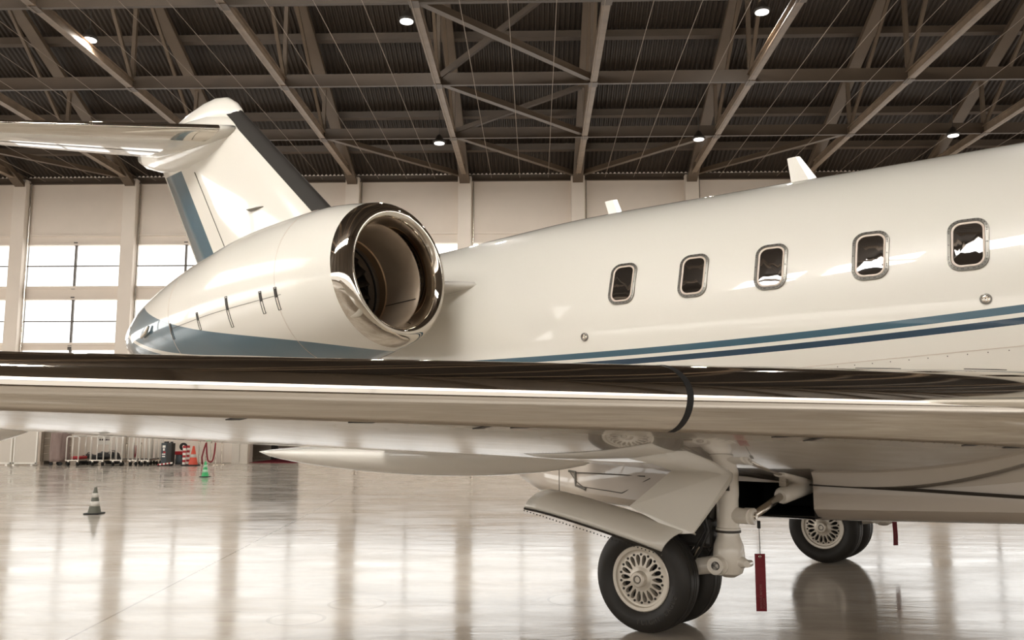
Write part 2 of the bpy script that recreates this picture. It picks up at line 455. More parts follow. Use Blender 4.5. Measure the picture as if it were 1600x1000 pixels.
# fuselage
FX = [-13.4, -12.6, -11.5, -10, -8.5, -7.2, -6.5, -5.5, -4.5, -3, -1, 1, 3, 4.5, 5.6, 6.6, 7.3, 7.7]
FR = [.10, .24, .42, .66, .87, 1.01, 1.085, 1.19, 1.245, 1.25, 1.25, 1.25, 1.25, 1.2, 1.05, .75, .42, .12]
FZ = [2.95, 2.90, 2.80, 2.66, 2.50, 2.36, 2.30, 2.255, 2.25, 2.25, 2.25, 2.25, 2.25, 2.2, 2.1, 1.95, 1.85, 1.82]
def fR(x): return smooth_interp(x, FX, FR)
def fZ(x): return smooth_interp(x, FX, FZ)
NS = 72; rings = []
xs = [-13.4 + i*.15 for i in range(int(21.1/.15)+1)]
for x in xs:
    rings.append([(x, fR(x)*math.cos(2*PI*j/NS), fZ(x)+fR(x)*math.sin(2*PI*j/NS)) for j in range(NS)])
fus = MB().loft(rings).build('fuselage', M['fus'], jet, smooth=True)
def fpt(x, th, off, side=-1):
    R = fR(x) + off
    return (x, side*R*math.cos(th), fZ(x) + R*math.sin(th))
def rrect(hx, hy, r, n=6):
    pts = []
    for cx, cy, a0 in ((hx-r, hy-r, 0), (-hx+r, hy-r, PI/2), (-hx+r, -hy+r, PI), (hx-r, -hy+r, 1.5*PI)):
        for i in range(n+1):
            a = a0 + i*PI/2/n; pts.append((cx+r*math.cos(a), cy+r*math.sin(a)))
    return pts
def cabin_window(xc, zc, side=-1):
    th0 = math.asin((zc-2.25)/1.25)
    def lp(hx, hy, r, off): return [fpt(xc+a, th0+b/1.25, off, side) for a, b in rrect(hx, hy, r)]
    MB().loft([lp(.126, .187, .085, -.004), lp(.124, .185, .083, .012), lp(.104, .165, .066, .014), lp(.101, .162, .064, .006)], cap=False).build('window_frame', M['frame'], fus, auto=35)
    MB().loft([lp(.102, .163, .064, .004), lp(.100, .161, .062, .011), lp(.088, .149, .052, .009), lp(.086, .147, .05, .002)], cap=False).build('window_seal', M['seal'], fus, auto=35)
    L = lp(.089, .150, .052, .0055); c = fpt(xc, th0, .0055, side)
    mb = MB(); n = len(L); rows = [L]
    for q in (.66, .33): rows.append(lp(.089*q, .150*q, .052*q, .0055))
    mb.loft(rows, cap=False); base = 2*n
    mb.v.append(c); ci = len(mb.v)-1
    for j in range(n): mb.f.append((base+j, base+(j+1) % n, ci))
    mb.build('window_pane', M['glass'], fus, smooth=True)
    fz = MB()
    P = rrect(.114, .175, .075, 5)
    for i, (a, b) in enumerate(P):
        p0 = Vector(fpt(xc+a, th0+b/1.25, .0125, side)); p1 = Vector(fpt(xc+a, th0+b/1.25, .0155, side))
        fz.tube([p0, p1], .0038, 6)
    for t in (-.5, 0, .5):
        for a, b in ((.114, t*.17), (-.114, t*.17), (t*.06, .175), (t*.06, -.175)):
            fz.tube([fpt(xc+a, th0+b/1.25, .0125, side), fpt(xc+a, th0+b/1.25, .0155, side)], .0038, 6)
    tag(fz.build('frame_screws', M['dark'], fus), kind='stuff')
for xw in (-3.65, -3.004, -2.368, -1.65, -1.033, -.40, .24, .88):
    cabin_window(xw, 2.585)
for xw in (-3.65, -3.004, -2.368, -1.65, -1.033): cabin_window(xw, 2.585, 1)
# round ports under the windows
for xp, zp in ((-4.007, 2.150), (-.943, 2.205)):
    th = math.asin((zp-2.25)/1.25); c = Vector(fpt(xp, th, .0)); nrm = Vector((0, -math.cos(th), math.sin(th)))
    o = MB().revolve([(-.01, .036), (.008, .036), (.010, .028), (.004, .026)], c, nrm, 24).build('port_rim', M['frame'], fus, auto=35)
    MB().revolve([(.0, .001), (.009, .001), (.007, .015), (.004, .027)], c, nrm, 24).build('port_lens', M['steel'], fus, smooth=True)
# blade antennas on the spine
def blade(xa, ztop, xt0, xt1, xb0, xb1):
    zb = 3.46; mb = MB(); rr = []
    for (xf, xr, z, w) in ((xb1, xb0, zb, .028), (xt1, xt0, ztop, .012)):
        rr.append([(xf, 0, z), (xf-.3*(xf-xr), w, z), (xr, 0, z), (xf-.3*(xf-xr), -w, z)])
    mb.loft(rr)
    o = mb.build('antenna_blade', M['white'], fus, bevel=.004)
blade(0, 3.685, -4.55, -4.40, -4.48, -4.31)
blade(0, 3.775, -2.64, -2.52, -2.60, -2.32)
MB().loft([[(-2.30, -.03, 3.475), (-2.30, .03, 3.475), (-2.66, .03, 3.475), (-2.66, -.03, 3.475)], [(-2.33, -.02, 3.515), (-2.33, .02, 3.515), (-2.62, .02, 3.515), (-2.62, -.02, 3.515)]]).build('antenna_foot', M['white'], fus)
# seam of the wing-to-body panel with its screws
pts = []; scr = MB()
for i in range(41):
    x = -3.6 + i*.12; z = 1.74 + (x+3.6)*.055
    th = math.asin((z-2.25)/1.25); pts.append(fpt(x, th, .0005))
    for dz in (.02,):
        th2 = math.asin((z-dz-2.25)/1.25); scr.tube([fpt(x, th2, -.001), fpt(x, th2, .0012)], .004, 6)
MB().tube(pts, .0018, 4).build('panel_seam', M['seal'], fus)
tag(scr.build('panel_screws', M['line'], fus), kind='stuff')

# belly fairing with the wheel wells
BX = [-5.62, -5.45, -5.0, -4.4, -3.6, -2.74, -2.10, -1.4, -.6, .4, 1.4, 2.4, 3.2]
BH = [.05, .26, .62, .92, 1.14, 1.25, 1.26, 1.27, 1.28, 1.26, 1.15, .85, .35]
BB = [.875, .83, .775, .735, .715, .715, .735, .765, .80, .85, .92, 1.0, 1.06]
def bsec(x):
    h = interp(x, BX, BH); b = interp(x, BX, BB)
    prof = [(0, b-.05), (.5, b-.045), (.8, b-.02), (.95, b+.02), (1.0, b+.075), (1.0, max(b+.08, .985) if h > 1 else b+.13), (.99, max(1.3, b+.2) if h > 1 else b+.22), (.9, 1.6 if h > 1 else b+.34)]
    if h < .3: prof = [(p, .875+(z-.875)*.3) for p, z in prof]
    R_ = [(x, -p*h, z) for p, z in prof]; L_ = [(x, p*h, z) for p, z in prof[1:]]
    return R_[::-1] + L_
mb = MB(); secs = [bsec(x) for x in BX]; n = len(secs[0])
for i, s in enumerate(secs): mb.v += s
for i in range(len(BX)-1):
    for j in range(n-1):
        inwell = BX[i] == -2.74 and j in (2, 3, n-4, n-5)
        if not inwell: mb.f.append((i*n+j, i*n+j+1, (i+1)*n+j+1, (i+1)*n+j))
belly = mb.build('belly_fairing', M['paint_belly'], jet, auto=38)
well = MB()
for s in (-1, 1):
    y0, y1 = (-1.27, -.3) if s < 0 else (.3, 1.27)
    yi = y1 if s < 0 else y0
    xa, xb, za, zb = -2.74, -2.10, .74, .99
    vs = [(xa, -1.25*-s, za), (xb, -1.25*-s, za), (xb, -1.25*-s, zb), (xa, -1.25*-s, zb), (xa-.1, yi, za), (xb+.1, yi, za), (xb+.1, yi, zb+.1), (xa-.1, yi, zb+.1)]
    well.add(vs, [(0, 1, 5, 4), (1, 2, 6, 5), (2, 3, 7, 6), (3, 0, 4, 7), (4, 5, 6, 7)])
well.build('wheel_well', M['black'], belly, fix=False)
# edge strip where wing fillet meets the belly panel
MB().tube([(-2.12, -1.27, .985), (-1.4, -1.285, .975), (-.6, -1.295, .955), (.4, -1.27, .95)], .012, 6).build('edge_seal', M['dark'], belly)
MB().tube([(-4.35, -.93, .98), (-3.9, -1.065, .985), (-3.5, -1.155, .985)], .006, 6).build('panel_seam', M['line'], belly)
MB().tube([(-4.5, -.88, .72), (-4.5, -.93, .80), (-4.5, -.93, 1.0)], .004, 6).build('panel_seam', M['line'], belly)

def bside(x, z): return (x, -interp(x, BX, BH)-.002, z)
MB().tube([bside(-4.38, .975), bside(-4.30, .90), bside(-4.22, .86), bside(-3.75, .835), bside(-3.45, .97)], .004, 6).build('access_panel_edge', M['line'], belly)
MB().tube([bside(-4.40, .99), bside(-4.32, .985), bside(-4.31, .87), bside(-4.18, .84)], .013, 6).build('vent_slot', M['frame'], belly)
# wings
WL = [1.0, 1.2, 1.885, 3.2, 4.2, 6.3, 9.3]
W_X = [.31, .195, -.2, -.96, -1.536, -2.75, -4.48]
W_Z = [1.49, 1.49, 1.495, 1.505, 1.513, 1.535, 1.59]
W_C = [4.45, 4.33, 3.95, 3.24, 2.91, 2.2, 1.25]
W_T = [1.10, 1.12, 1.15, 1.225, 1.28, 1.43, 1.55]
W_U = [1.74, 1.735, 1.72, 1.68, 1.657, 1.628, 1.65]
W_B = [.95, .965, 1.05, 1.18, 1.255, 1.405, 1.50]
def T(q): return (.2969*math.sqrt(q) - .126*q - .3516*q*q + .2843*q**3 - .1036*q**4) / .1
W_HU = [.15, .15, .15, .13, .115, .075, .05]   # height of the round nose above the leading edge
W_HL = [.21, .21, .195, .145, .118, .078, .045] # and below it
W_RU = [.19, .19, .18, .155, .135, .095, .06]; W_RL = [.135, .135, .125, .105, .09, .065, .04]
def wing_z(lat, d, top):
    z0 = interp(lat, WL, W_Z); c = interp(lat, WL, W_C); zt = interp(lat, WL, W_T)
    if top: h = interp(lat, WL, W_HU); r = interp(lat, WL, W_RU); m = interp(lat, WL, W_U) - z0; dm = .22*c
    else: h = interp(lat, WL, W_HL); r = interp(lat, WL, W_RL); m = z0 - interp(lat, WL, W_B); dm = .45*c
    e = h*math.sqrt(max(0, 1-(1-min(d/r, 1))**2))
    if d <= dm:
        t = d/dm; v = e + (m-h)*t*(2-t)
    else:
        t = (d-dm)/(c-dm); end = (zt-z0) if top else (z0-zt)
        v = m + (end-m)*(t**1.5 if top else (1-math.cos(PI*t))/2)
    return z0 + (v if top else -v)
def wing_pt(lat, q, top, off=0, side=-1):
    """q chord fraction; off lifts the point off the skin along the section normal"""
    c = interp(lat, WL, W_C); x = interp(lat, WL, W_X); d = q*c
    z = wing_z(lat, d, top)
    if off:
        a = max(0, d-.0015); b = d+.0015
        dz = wing_z(lat, b, top) - wing_z(lat, a, top); dx = b-a
        n = math.hypot(dx, dz); nx, nz = abs(dz)/n, (dx/n if top else -dx/n)
        if d < 1e-6: nx, nz = 1, 0
        return (x - d + off*nx, side*lat, z + off*nz)
    return (x - d, side*lat, z)
def qs(n): return [(i/n)**2.2 for i in range(n+1)]
def wing_ring(lat, side, n=36):
    u = [wing_pt(lat, q, True, 0, side) for q in qs(n)][::-1]
    l = [wing_pt(lat, q, False, 0, side) for q in qs(n)][1:]
    return u + l
def make_wing(side):
    lats = [1.0 + i*.2 for i in range(42)] + [9.3]
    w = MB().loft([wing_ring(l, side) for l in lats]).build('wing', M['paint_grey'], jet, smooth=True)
    def slat(l0, l1):
        rr = []; n = max(2, int((l1-l0)/.15))
        for i in range(n+1):
            l = l0 + (l1-l0)*i/n; c = interp(l, WL, W_C); qu = interp(l, WL, W_RU)*1.25/c; ql = interp(l, WL, W_RL)*.95/c; m = 22
            u = [wing_pt(l, qu*(j/m)**2, True, .009, side) for j in range(m+1)][::-1]
            d = [wing_pt(l, ql*(j/m)**2, False, .009, side) for j in range(m+1)][1:]
            rr.append(u+d)
        o = MB().loft(rr, cap=False, closed=False).build('leading_edge', M['chrome'], w, smooth=True)
        return o
    slat(1.32, 4.25); slat(4.275, 9.2)
    # dark joint between the two leading-edge sections
    rr = []
    for l in (4.249, 4.276):
        c = interp(l, WL, W_C)
        rr.append([wing_pt(l, interp(l, WL, W_RU)*1.26/c*(j/18)**2, True, .010, side) for j in range(19)][::-1] + [wing_pt(l, interp(l, WL, W_RL)*.96/c*(j/18)**2, False, .010, side) for j in range(19)][1:])
    MB().loft(rr, cap=False, closed=False).build('slat_gap', M['black'], w, smooth=True)
    return w
wing = make_wing(-1)
# small dark slots along the lower seam, plates on top behind the polished edge
def wing_plate(lat, qa, qb, dl, top, name, m, skew=0):
    vs = []
    c = interp(lat, WL, W_C)
    for l, q in ((lat, qa), (lat+dl, qa+skew), (lat+dl, qb+skew), (lat, qb)):
        p = Vector(wing_pt(l, q/c, top)); vs.append(p)
    up = Vector((0, 0, 1 if top else -1))
    vv = [p + up*.003 for p in vs] + [p + up*.007 for p in vs]
    MB().add(vv, [(0,1,2,3),(4,5,6,7),(0,1,5,4),(1,2,6,5),(2,3,7,6),(3,0,4,7)]).build(name, m, wing)
for lat, dl, ex in ((5.70, .035, .05), (5.32, .07, .02), (4.93, .025, .06), (4.80, .05, .02), (3.72, .055, .02), (3.55, .03, .06), (2.72, .055, .02), (2.45, .08, .02)):
    rl = interp(lat, WL, W_RL); wing_plate(lat, rl*1.02, rl*1.02+ex, dl, False, 'drain_slot', M['dark'], .012)
for lat in (3.75, 3.42, 2.85, 2.2, 1.6):
    wing_plate(lat, .34, .38, .14, True, 'access_plate', M['dark'], .07)
riv = MB()
l = 1.5
while l < 6.6:
    c = interp(l, WL, W_C); p = Vector(wing_pt(l, interp(l, WL, W_RL)*1.25/c, False)); riv.tube([p+Vector((0, 0, -.0015)), p+Vector((0, 0, .002))], .004, 6); l += .06
tag(riv.build('rivet_row', M['line'], wing), kind='stuff')
make_wing(1)
# flap-track fairings
def canoe(lat, x0, x1, z0, z1, zb, hw, side=-1, par=None):
    rr = []; n = 22
    for i in range(n+1):
        t = i/n; x = x0 + (x1-x0)*t
        f = max(.02, (math.sin(PI*min(1, t*1.0)**.9))**.62) if 0 < t < 1 else .02
        zc = z0 + (z1-z0)*t; d = (zc - zb)*f
        rr.append([(x, side*lat + hw*f*math.cos(a), zc + (-d if math.sin(a) < 0 else .06*f)*abs(math.sin(a))) for a in [2*PI*j/20 for j in range(20)]])
    return MB().loft(rr).build('flap_track_fairing', M['paint'], par or wing, smooth=True)
canoe(3.2, -2.62, -5.82, 1.225, 1.19, 1.065, .17)
canoe(5.75, -3.95, -6.2, 1.40, 1.42, 1.29, .12)

# engines
L0 = Vector((-5.385, -2.1, 2.75)); PIT, YAW = .081, -.023
NSX = [.15, .6, 1.2, 1.8, 2.4, 3.0, 3.5, 3.95, 4.4]; NR = [.659, .737, .762, .756, .693, .609, .511, .401, .235]
def nacelle_frame(side):
    o = Vector((L0.x, L0.y if side < 0 else -L0.y, L0.z))
    a = Vector((math.cos(PIT)*math.cos(YAW), math.cos(PIT)*math.sin(YAW)*(1 if side < 0 else -1), math.sin(PIT)))
    e1 = Vector((0, 0, 1)).cross(a).normalized(); e2 = a.cross(e1); return o, a, e1, e2
def nacelle_material():
    m = mat('nacelle_paint', CREAM, .33, 0, 1.0); g = NG(m); x, y, z = g.xyz(); o, a, e1, e2 = nacelle_frame(-1)
    def dot(v):
        return g.n('ADD', g.n('MULTIPLY_ADD', x, v.x, -o.dot(v)), g.n('ADD', g.n('MULTIPLY', y, v.y), g.n('MULTIPLY', z, v.z)))
    s = g.n('MULTIPLY', dot(a), -1.0); h = dot(e2)
    import numpy as np
    c1 = [float(v) for v in np.polyfit([.27, .51, .92, 1.28, 1.7, 2.23, 2.63, 2.97, 3.17, 3.49], [-.66, -.615, -.534, -.454, -.35, -.213, -.129, -.045, .044, .198], 3)]
    c2 = [float(v) for v in np.polyfit([4.0, 3.76, 3.42, 3.05, 2.54, 2.08, 1.0], [-.047, -.15, -.263, -.357, -.459, -.532, -.69], 3)]
    blue = g.n('LESS_THAN', g.n('SUBTRACT', h, g.poly(s, c1)), 0.0)
    line = g.n('LESS_THAN', g.n('ABSOLUTE', g.n('SUBTRACT', h, g.poly(s, c2))), .022)
    c = g.mix(blue, CREAM, BLUE_L); c = g.mix(line, c, CREAM)
    g.nt.links.new(c, g.b.inputs['Base Color']); return m
M['nac'] = nacelle_material()
def engine(side):
    o, a, e1, e2 = nacelle_frame(side)
    def P(s, h, w): return o - a*s + e1*w + e2*h
    prof = []
    for i in range(61):
        s = .15 + 4.25*i/60; prof.append((-s, smooth_interp(s, NSX, NR)))
    prof += [(-4.4, .215), (-4.2, .24), (-3.9, .25)]
    shell = MB().revolve(prof, o, a, 72).build('engine_nacelle', M['nac'], jet, smooth=True)
    lip = [(-.155, .6605), (-.12, .652), (-.08, .637), (-.045, .616), (-.018, .588), (-.004, .565), (0, .546), (-.004, .530), (-.02, .512), (-.05, .495), (-.10, .483), (-.17, .476), (-.23, .474)]
    MB().revolve(lip, o, a, 72).build('inlet_lip', M['chrome'], shell, smooth=True)
    MB().revolve([(-.228, .4735), (-.235, .462), (-.5, .458), (-.80, .452), (-.92, .45)], o, a, 64).build('inlet_duct', M['duct'], shell, smooth=True)
    MB().revolve([(-.66, .455), (-.665, .44), (-.74, .432), (-.76, .45)], o, a, 64).build('fan_ring', M['bronze'], shell, auto=40)
    MB().revolve([(-.80, .455), (-.805, .445), (-.83, .445), (-.835, .455)], o, a, 64).build('rub_strip', M['dark'], shell, auto=40)
    # duct seam with its rivets
    ang = -.35 if side < 0 else PI+.35
    sm = MB().tube([o - a*s + (e1*math.cos(ang) + e2*math.sin(ang))*.4545 for s in (.25, .45, .66)], .004, 6)
    sm.build('duct_seam', M['dark'], shell)
    MB().revolve([(-1.05, .45), (-1.05, .001)], o, a, 32).build('fan_back', M['black'], shell)
    MB().revolve([(-.72, .001), (-.725, .03), (-.78, .085), (-.88, .13), (-1.0, .15)], o, a, 32).build('fan_spinner', M['blade'], shell, smooth=True)
    if side < 0:
        bm_ = []
        for i in range(20):
            rows = []
            for r, tw, ch in ((.13, .3, .10), (.25, .55, .15), (.36, .8, .17), (.445, 1.0, .18)):
                row = []
                for t in (-1, -.3, .4, 1):
                    s = .93 + t*ch*.5*math.cos(tw); w = t*ch*.5*math.sin(tw) - (r-.13)*.35*(.5)
                    an = 2*PI*i/20 + w/r + (r-.13)*.6
                    row.append(o - a*s + (e1*math.cos(an) + e2*math.sin(an))*r)
                rows.append(row)
            mbb = MB().loft(rows, cap=False, closed=False)
            b = mbb.build('fan_blade', M['blade'], shell, smooth=True)
            md = b.modifiers.new('t', 'SOLIDIFY'); md.thickness = .006
    MB().revolve([(-3.9, .16), (-4.3, .14), (-4.62, .02), (-4.63, .001)], o, a, 32).build('exhaust_cone', M['duct'], shell, smooth=True)
    MB().revolve([(-3.92, .249), (-3.92, .001)], o, a, 32).build('exhaust_back', M['black'], shell)
    # cowl seams
    for s in (.80, 2.72):
        r = smooth_interp(s, NSX, NR) + .0008
        n = 48
        MB().tube([o - a*s + (e1*math.cos(t) + e2*math.sin(t))*r for t in [PI*.55 + PI*.95*i/n for i in range(n+1)]], .0022, 4).build('cowl_seam', M['seal'], shell)
    def surf(s, h):
        r = smooth_interp(s, NSX, NR); w = -math.sqrt(max(0, r*r - h*h)); return P(s, h, w), (e1*w + e2*h).normalized()
    if side < 0:
        MB().tube([surf(.74 + i*.05, -.165)[0] for i in range(40)], .0022, 4).build('cowl_seam', M['line'], shell)
        for s, hh in ((.80, .105), (1.01, .105), (1.52, .15), (2.07, .09), (2.69, .085)):
            c, nn = surf(s, -.19)
            up = (e2 - nn*e2.dot(nn)).normalized(); fw = up.cross(nn)
            fr = MB()
            pts4 = [(-.016, -hh), (.016, -hh), (.016, hh), (-.016, hh)]
            def at(u, v, d):
                q, n2 = surf(s - u, -.19 + v*.93); return q + n2*d
            for i in range(4):
                (u0, v0), (u1, v1) = pts4[i], pts4[(i+1) % 4]
                for q in range(4):
                    fr.bar(at(u0+(u1-u0)*q/4, v0+(v1-v0)*q/4, .001), at(u0+(u1-u0)*(q+1)/4, v0+(v1-v0)*(q+1)/4, .001), .005, .006, nn)
            fr.bar(at(0, hh*.1, .002), at(0, hh*.9, .002), .018, .006, nn)
            fr.build('cowl_latch', M['dark'], shell)
        MB().tube([surf(3.50, -.12)[0]+surf(3.5, -.12)[1]*.02, surf(3.3, -.10)[0]+surf(3.3, -.1)[1]*.03, surf(3.22, -.05)[0]+surf(3.22, -.05)[1]*.02], [.016, .02, .01], 8).build('drain_mast', M['steel'], shell)
    # pylon to the fuselage
    sgn = -1 if side < 0 else 1
    rr = []
    for lat in (.85, 1.15, 1.42):
        z = 2.76; xl = -5.36 - 1.0*(lat-1.1); xt = -8.6; th_ = .13
        ring = []
        for q in [1, .8, .6, .4, .2, .08, .02, 0]: ring.append((xl + (xt-xl)*q, sgn*lat, z + th_*T(q)*.6))
        for q in [.02, .08, .2, .4, .6, .8]: ring.append((xl + (xt-xl)*q, sgn*lat, z - th_*T(q)*.6))
        rr.append(ring)
    MB().loft(rr).build('engine_pylon', M['paint'], jet, smooth=True)
    return shell
engine(-1); engine(1)

# fin and T-tail
def fin_x(z):  # leading, trailing
    le = -8.84 + (z-4.31)*(-11.04+8.84)/(6.22-4.31)
    te = -11.97 + (z-3.96)*(-13.02+11.97)/(5.53-3.96)
    return le, te
def fin_material():
    m = mat('fin_paint', CREAM, .2, 0, 1.0); g = NG(m); x, y, z = g.xyz()
    # distance ahead of the trailing edge
    d = g.n('SUBTRACT', x, g.n('MULTIPLY_ADD', z, (-13.02+11.97)/(5.53-3.96), -11.97 - 3.96*(-13.02+11.97)/(5.53-3.96)))
    b = g.n('MULTIPLY', g.band(d, .035, .60), g.n('LESS_THAN', z, 5.42))
    g.nt.links.new(g.mix(b, CREAM, BLUE_L), g.b.inputs['Base Color']); return m
def FT(q): return T(q) if q < .3 else (1 - .06*((q-.3)/.35)**2 if q < .65 else .94*(1-(q-.65)/.35)+.02)
rr = []; rb = []
zz = [2.9 + i*.2 for i in range(15)] + [5.85]
for z in zz:
    le, te = fin_x(z); c = le - te; w = .17 - (z-2.9)*.012
    up = [(le - c*q, w*FT(q), z) for q in qs(24)][::-1]; dn = [(le - c*q, -w*FT(q), z) for q in qs(24)][1:]
    rr.append(up+dn)
fin = MB().loft(rr).build('tail_fin', fin_material(), jet, smooth=True)
rr = []
for z in [3.2 + i*.15 for i in range(20)] + [6.12]:
    le, te = fin_x(z); c = le - te; w = .17 - (z-2.9)*.012; qm = .30/c
    if z > 5.85: qm *= .9
    up = [(le + .006 - c*q, w*T(q)+.005, z) for q in [qm*(j/12)**2 for j in range(13)]][::-1]; dn = [(le + .006 - c*q, -w*T(q)-.005, z) for q in [qm*(j/12)**2 for j in range(13)]][1:]
    rr.append(up+dn)
MB().loft(rr, cap=False, closed=False).build('deice_boot', M['boot'], fin, smooth=True)
# rudder hinge line and small fin scoop
def fin_surf(x, z, off=0):
    le, te = fin_x(z); c = le-te; q = (le-x)/c; w = .17 - (z-2.9)*.012; return (x, -w*FT(q)-off, z)
MB().tube([fin_surf(fin_x(z)[1] + .98, z, .001) for z in [3.6 + i*.1 for i in range(18)]], .008, 6).build('rudder_gap', M['line'], fin)
MB().loft([[(-10.08, -.15, 4.475), (-10.08, -.15, 4.465), (-10.08, -.165, 4.47)], [(-10.25, -.14, 4.50), (-10.25, -.14, 4.44), (-10.25, -.215, 4.46)], [(-10.38, -.14, 4.49), (-10.38, -.14, 4.44), (-10.38, -.235, 4.455)], [(-10.45, -.14, 4.475), (-10.45, -.14, 4.465), (-10.45, -.16, 4.47)]]).build('fin_scoop', M['frame'], fin)
# bullet fairing (swept body) with a rounded cap on top
def body(stations, n=28):
    rr = []
    for x, zlo, zhi, hw in stations:
        zc = (zlo+zhi)/2; hz = (zhi-zlo)/2
        rr.append([(x, hw*math.cos(2*PI*j/n), zc + hz*math.sin(2*PI*j/n)) for j in range(n)])
    return MB().loft(rr)
bul = body([(-10.80, 5.80, 5.86, .03), (-10.95, 5.66, 5.98, .13), (-11.2, 5.52, 6.10, .21), (-11.6, 5.40, 6.20, .27), (-12.1, 5.38, 6.22, .29), (-12.6, 5.44, 6.20, .27), (-13.1, 5.55, 6.14, .21), (-13.5, 5.68, 6.08, .13), (-13.78, 5.84, 6.02, .04)])
bullet = bul.build('tail_bullet', M['paint'], fin, smooth=True)
cap_ = body([(-10.92, 6.02, 6.14, .05), (-11.05, 5.95, 6.28, .10), (-11.25, 5.95, 6.40, .14), (-11.5, 5.95, 6.45, .16), (-11.8, 5.95, 6.44, .16), (-12.2, 5.95, 6.37, .14), (-12.6, 5.95, 6.27, .09), (-12.9, 5.98, 6.16, .03)])
cap_.build('fin_cap', M['paint'], fin, smooth=True)
def stab(side):
    rr = []; lats = [.12 + i*.2 for i in range(17)]
    def sp(l, q, top, off=0):
        xl = -10.87 - (l-.12)*math.tan(math.radians(28)); c = 1.95 - (l-.12)*.32; z = 5.80 - (l-.12)*.135
        cl = z - q*.05*c; th_ = .125 - .015*l
        return (xl - q*c + off, side*l, cl + (1 if top else -1)*(th_*T(q) + off*.7))
    for l in lats:
        rr.append([sp(l, q, True) for q in qs(16)][::-1] + [sp(l, q, False) for q in qs(16)][1:])
    s = MB().loft(rr).build('tailplane', M['paint'], jet, smooth=True)
    rr = []
    for l in lats[1:]:
        qm = .36/1.8
        rr.append([sp(l, qm*(j/14)**2, True, .004) for j in range(15)][::-1] + [sp(l, qm*(j/14)**2, False, .004) for j in range(15)][1:])
    MB().loft(rr, cap=False, closed=False).build('leading_edge', M['chrome'], s, smooth=True)
    MB().tube([sp(l, .66, False) for l in lats[2:]], .006, 5).build('elevator_gap', M['line'], s)
stab(-1); stab(1)

# main landing gear
TR = .362; RIM = .218
def wheel(yc, face, parent):
    """face -1: outer face looks to starboard"""
    ax, az = -2.997, TR
    prof = [(-.085, RIM-.005), (-.105, RIM+.015), (-.115, RIM+.05), (-.118, .29), (-.108, .325), (-.085, .348), (-.066, .356), (-.064, .349), (-.058, .349), (-.056, .359), (-.02, .362), (-.018, .354), (-.010, .354), (-.008, .362),
            (.008, .362), (.010, .354), (.018, .354), (.02, .362), (.056, .359), (.058, .349), (.064, .349), (.066, .356), (.085, .348), (.108, .325), (.118, .29), (.115, RIM+.05), (.105, RIM+.015), (.085, RIM-.005)]
    MB().revolve(prof, (ax, yc, az), (0, 1, 0), 64).build('tyre', M['rubber'], parent, auto=30)
    f = face
    # rim flange, dish, hub in one turned mesh
    turned = [(.095*f, RIM), (.100*f, RIM-.006), (.098*f, RIM-.026), (.086*f, RIM-.03), (.080*f, RIM-.033), (.078*f, .172)]
    MB().revolve(turned, (ax, yc, az), (0, 1, 0), 48).build('wheel_rim', M['alu'], parent, auto=40)
    MB().revolve([(.088*f, .078), (.095*f, .060), (.097*f, .054), (.135*f, .052), (.142*f, .046), (.143*f, .030), (.138*f, .028), (.138*f, .001)], (ax, yc, az), (0, 1, 0), 32).build('hub_cap', M['alu'], parent, auto=35)
    MB().revolve([(.1385*f, .019), (.144*f, .021), (.144*f, .025), (.1385*f, .027)], (ax, yc, az), (0, 1, 0), 24).build('hub_emblem', M['frame'], parent, auto=35)
    MB().revolve([(-.08*f, RIM), (-.08*f, .001)], (ax, yc, az), (0, 1, 0), 32).build('brake_disc', M['black'], parent)
    MB().revolve([(.03*f, RIM), (.03*f, .001)], (ax, yc, az), (0, 1, 0), 32).build('wheel_core', M['black'], parent)
    # spoked disc with 18 teardrop openings
    mb = MB(); N_ = 18
    for i in range(N_):
        a0 = 2*PI*i/N_; da = PI/N_
        outer = []; r0, r1 = .074, .174
        K = 5
        for j in range(K): outer.append((r0 + (r1-r0)*j/K, -da))
        for j in range(K): outer.append((r1, -da + 2*da*j/K))
        for j in range(K): outer.append((r1 + (r0-r1)*j/K, da))
        for j in range(K): outer.append((r0, da - 2*da*j/K))
        hole = []
        for r, t in outer:
            u = (r-.124)/.05; v = t/da; L = math.hypot(u, v) or 1; L = max(abs(u), abs(v)) and math.hypot(u, v)
            u2, v2 = u/L, v/L
            rr_ = .122 + u2*.037; wd = .0095 + .0105*(u2+1)/2
            hole.append((rr_, v2*wd/rr_))
        n = len(outer)
        def pos(r, t, d): return (ax + r*math.cos(a0+t), yc + d*f, az + r*math.sin(a0+t))
        dz = lambda r: .088 - (r-.074)*.10
        mb.loft([[pos(r, t, dz(r)) for r, t in outer], [pos(r, t, dz(r)) for r, t in hole], [pos(r, t, .04) for r, t in hole]], cap=False)
    mb.build('wheel_disc', M['alu'], parent, auto=35)
    nuts = MB()
    for i in range(N_):
        an = 2*PI*(i+.5)/N_; c = Vector((ax + .160*math.cos(an), yc + .078*f, az + .160*math.sin(an)))
        nuts.revolve([(0, .0085), (.006*f, .0085), (.006*f, .001)], c, (0, 1, 0), 8)
    tag(nuts.build('wheel_bolts', M['dark'], parent), kind='stuff')
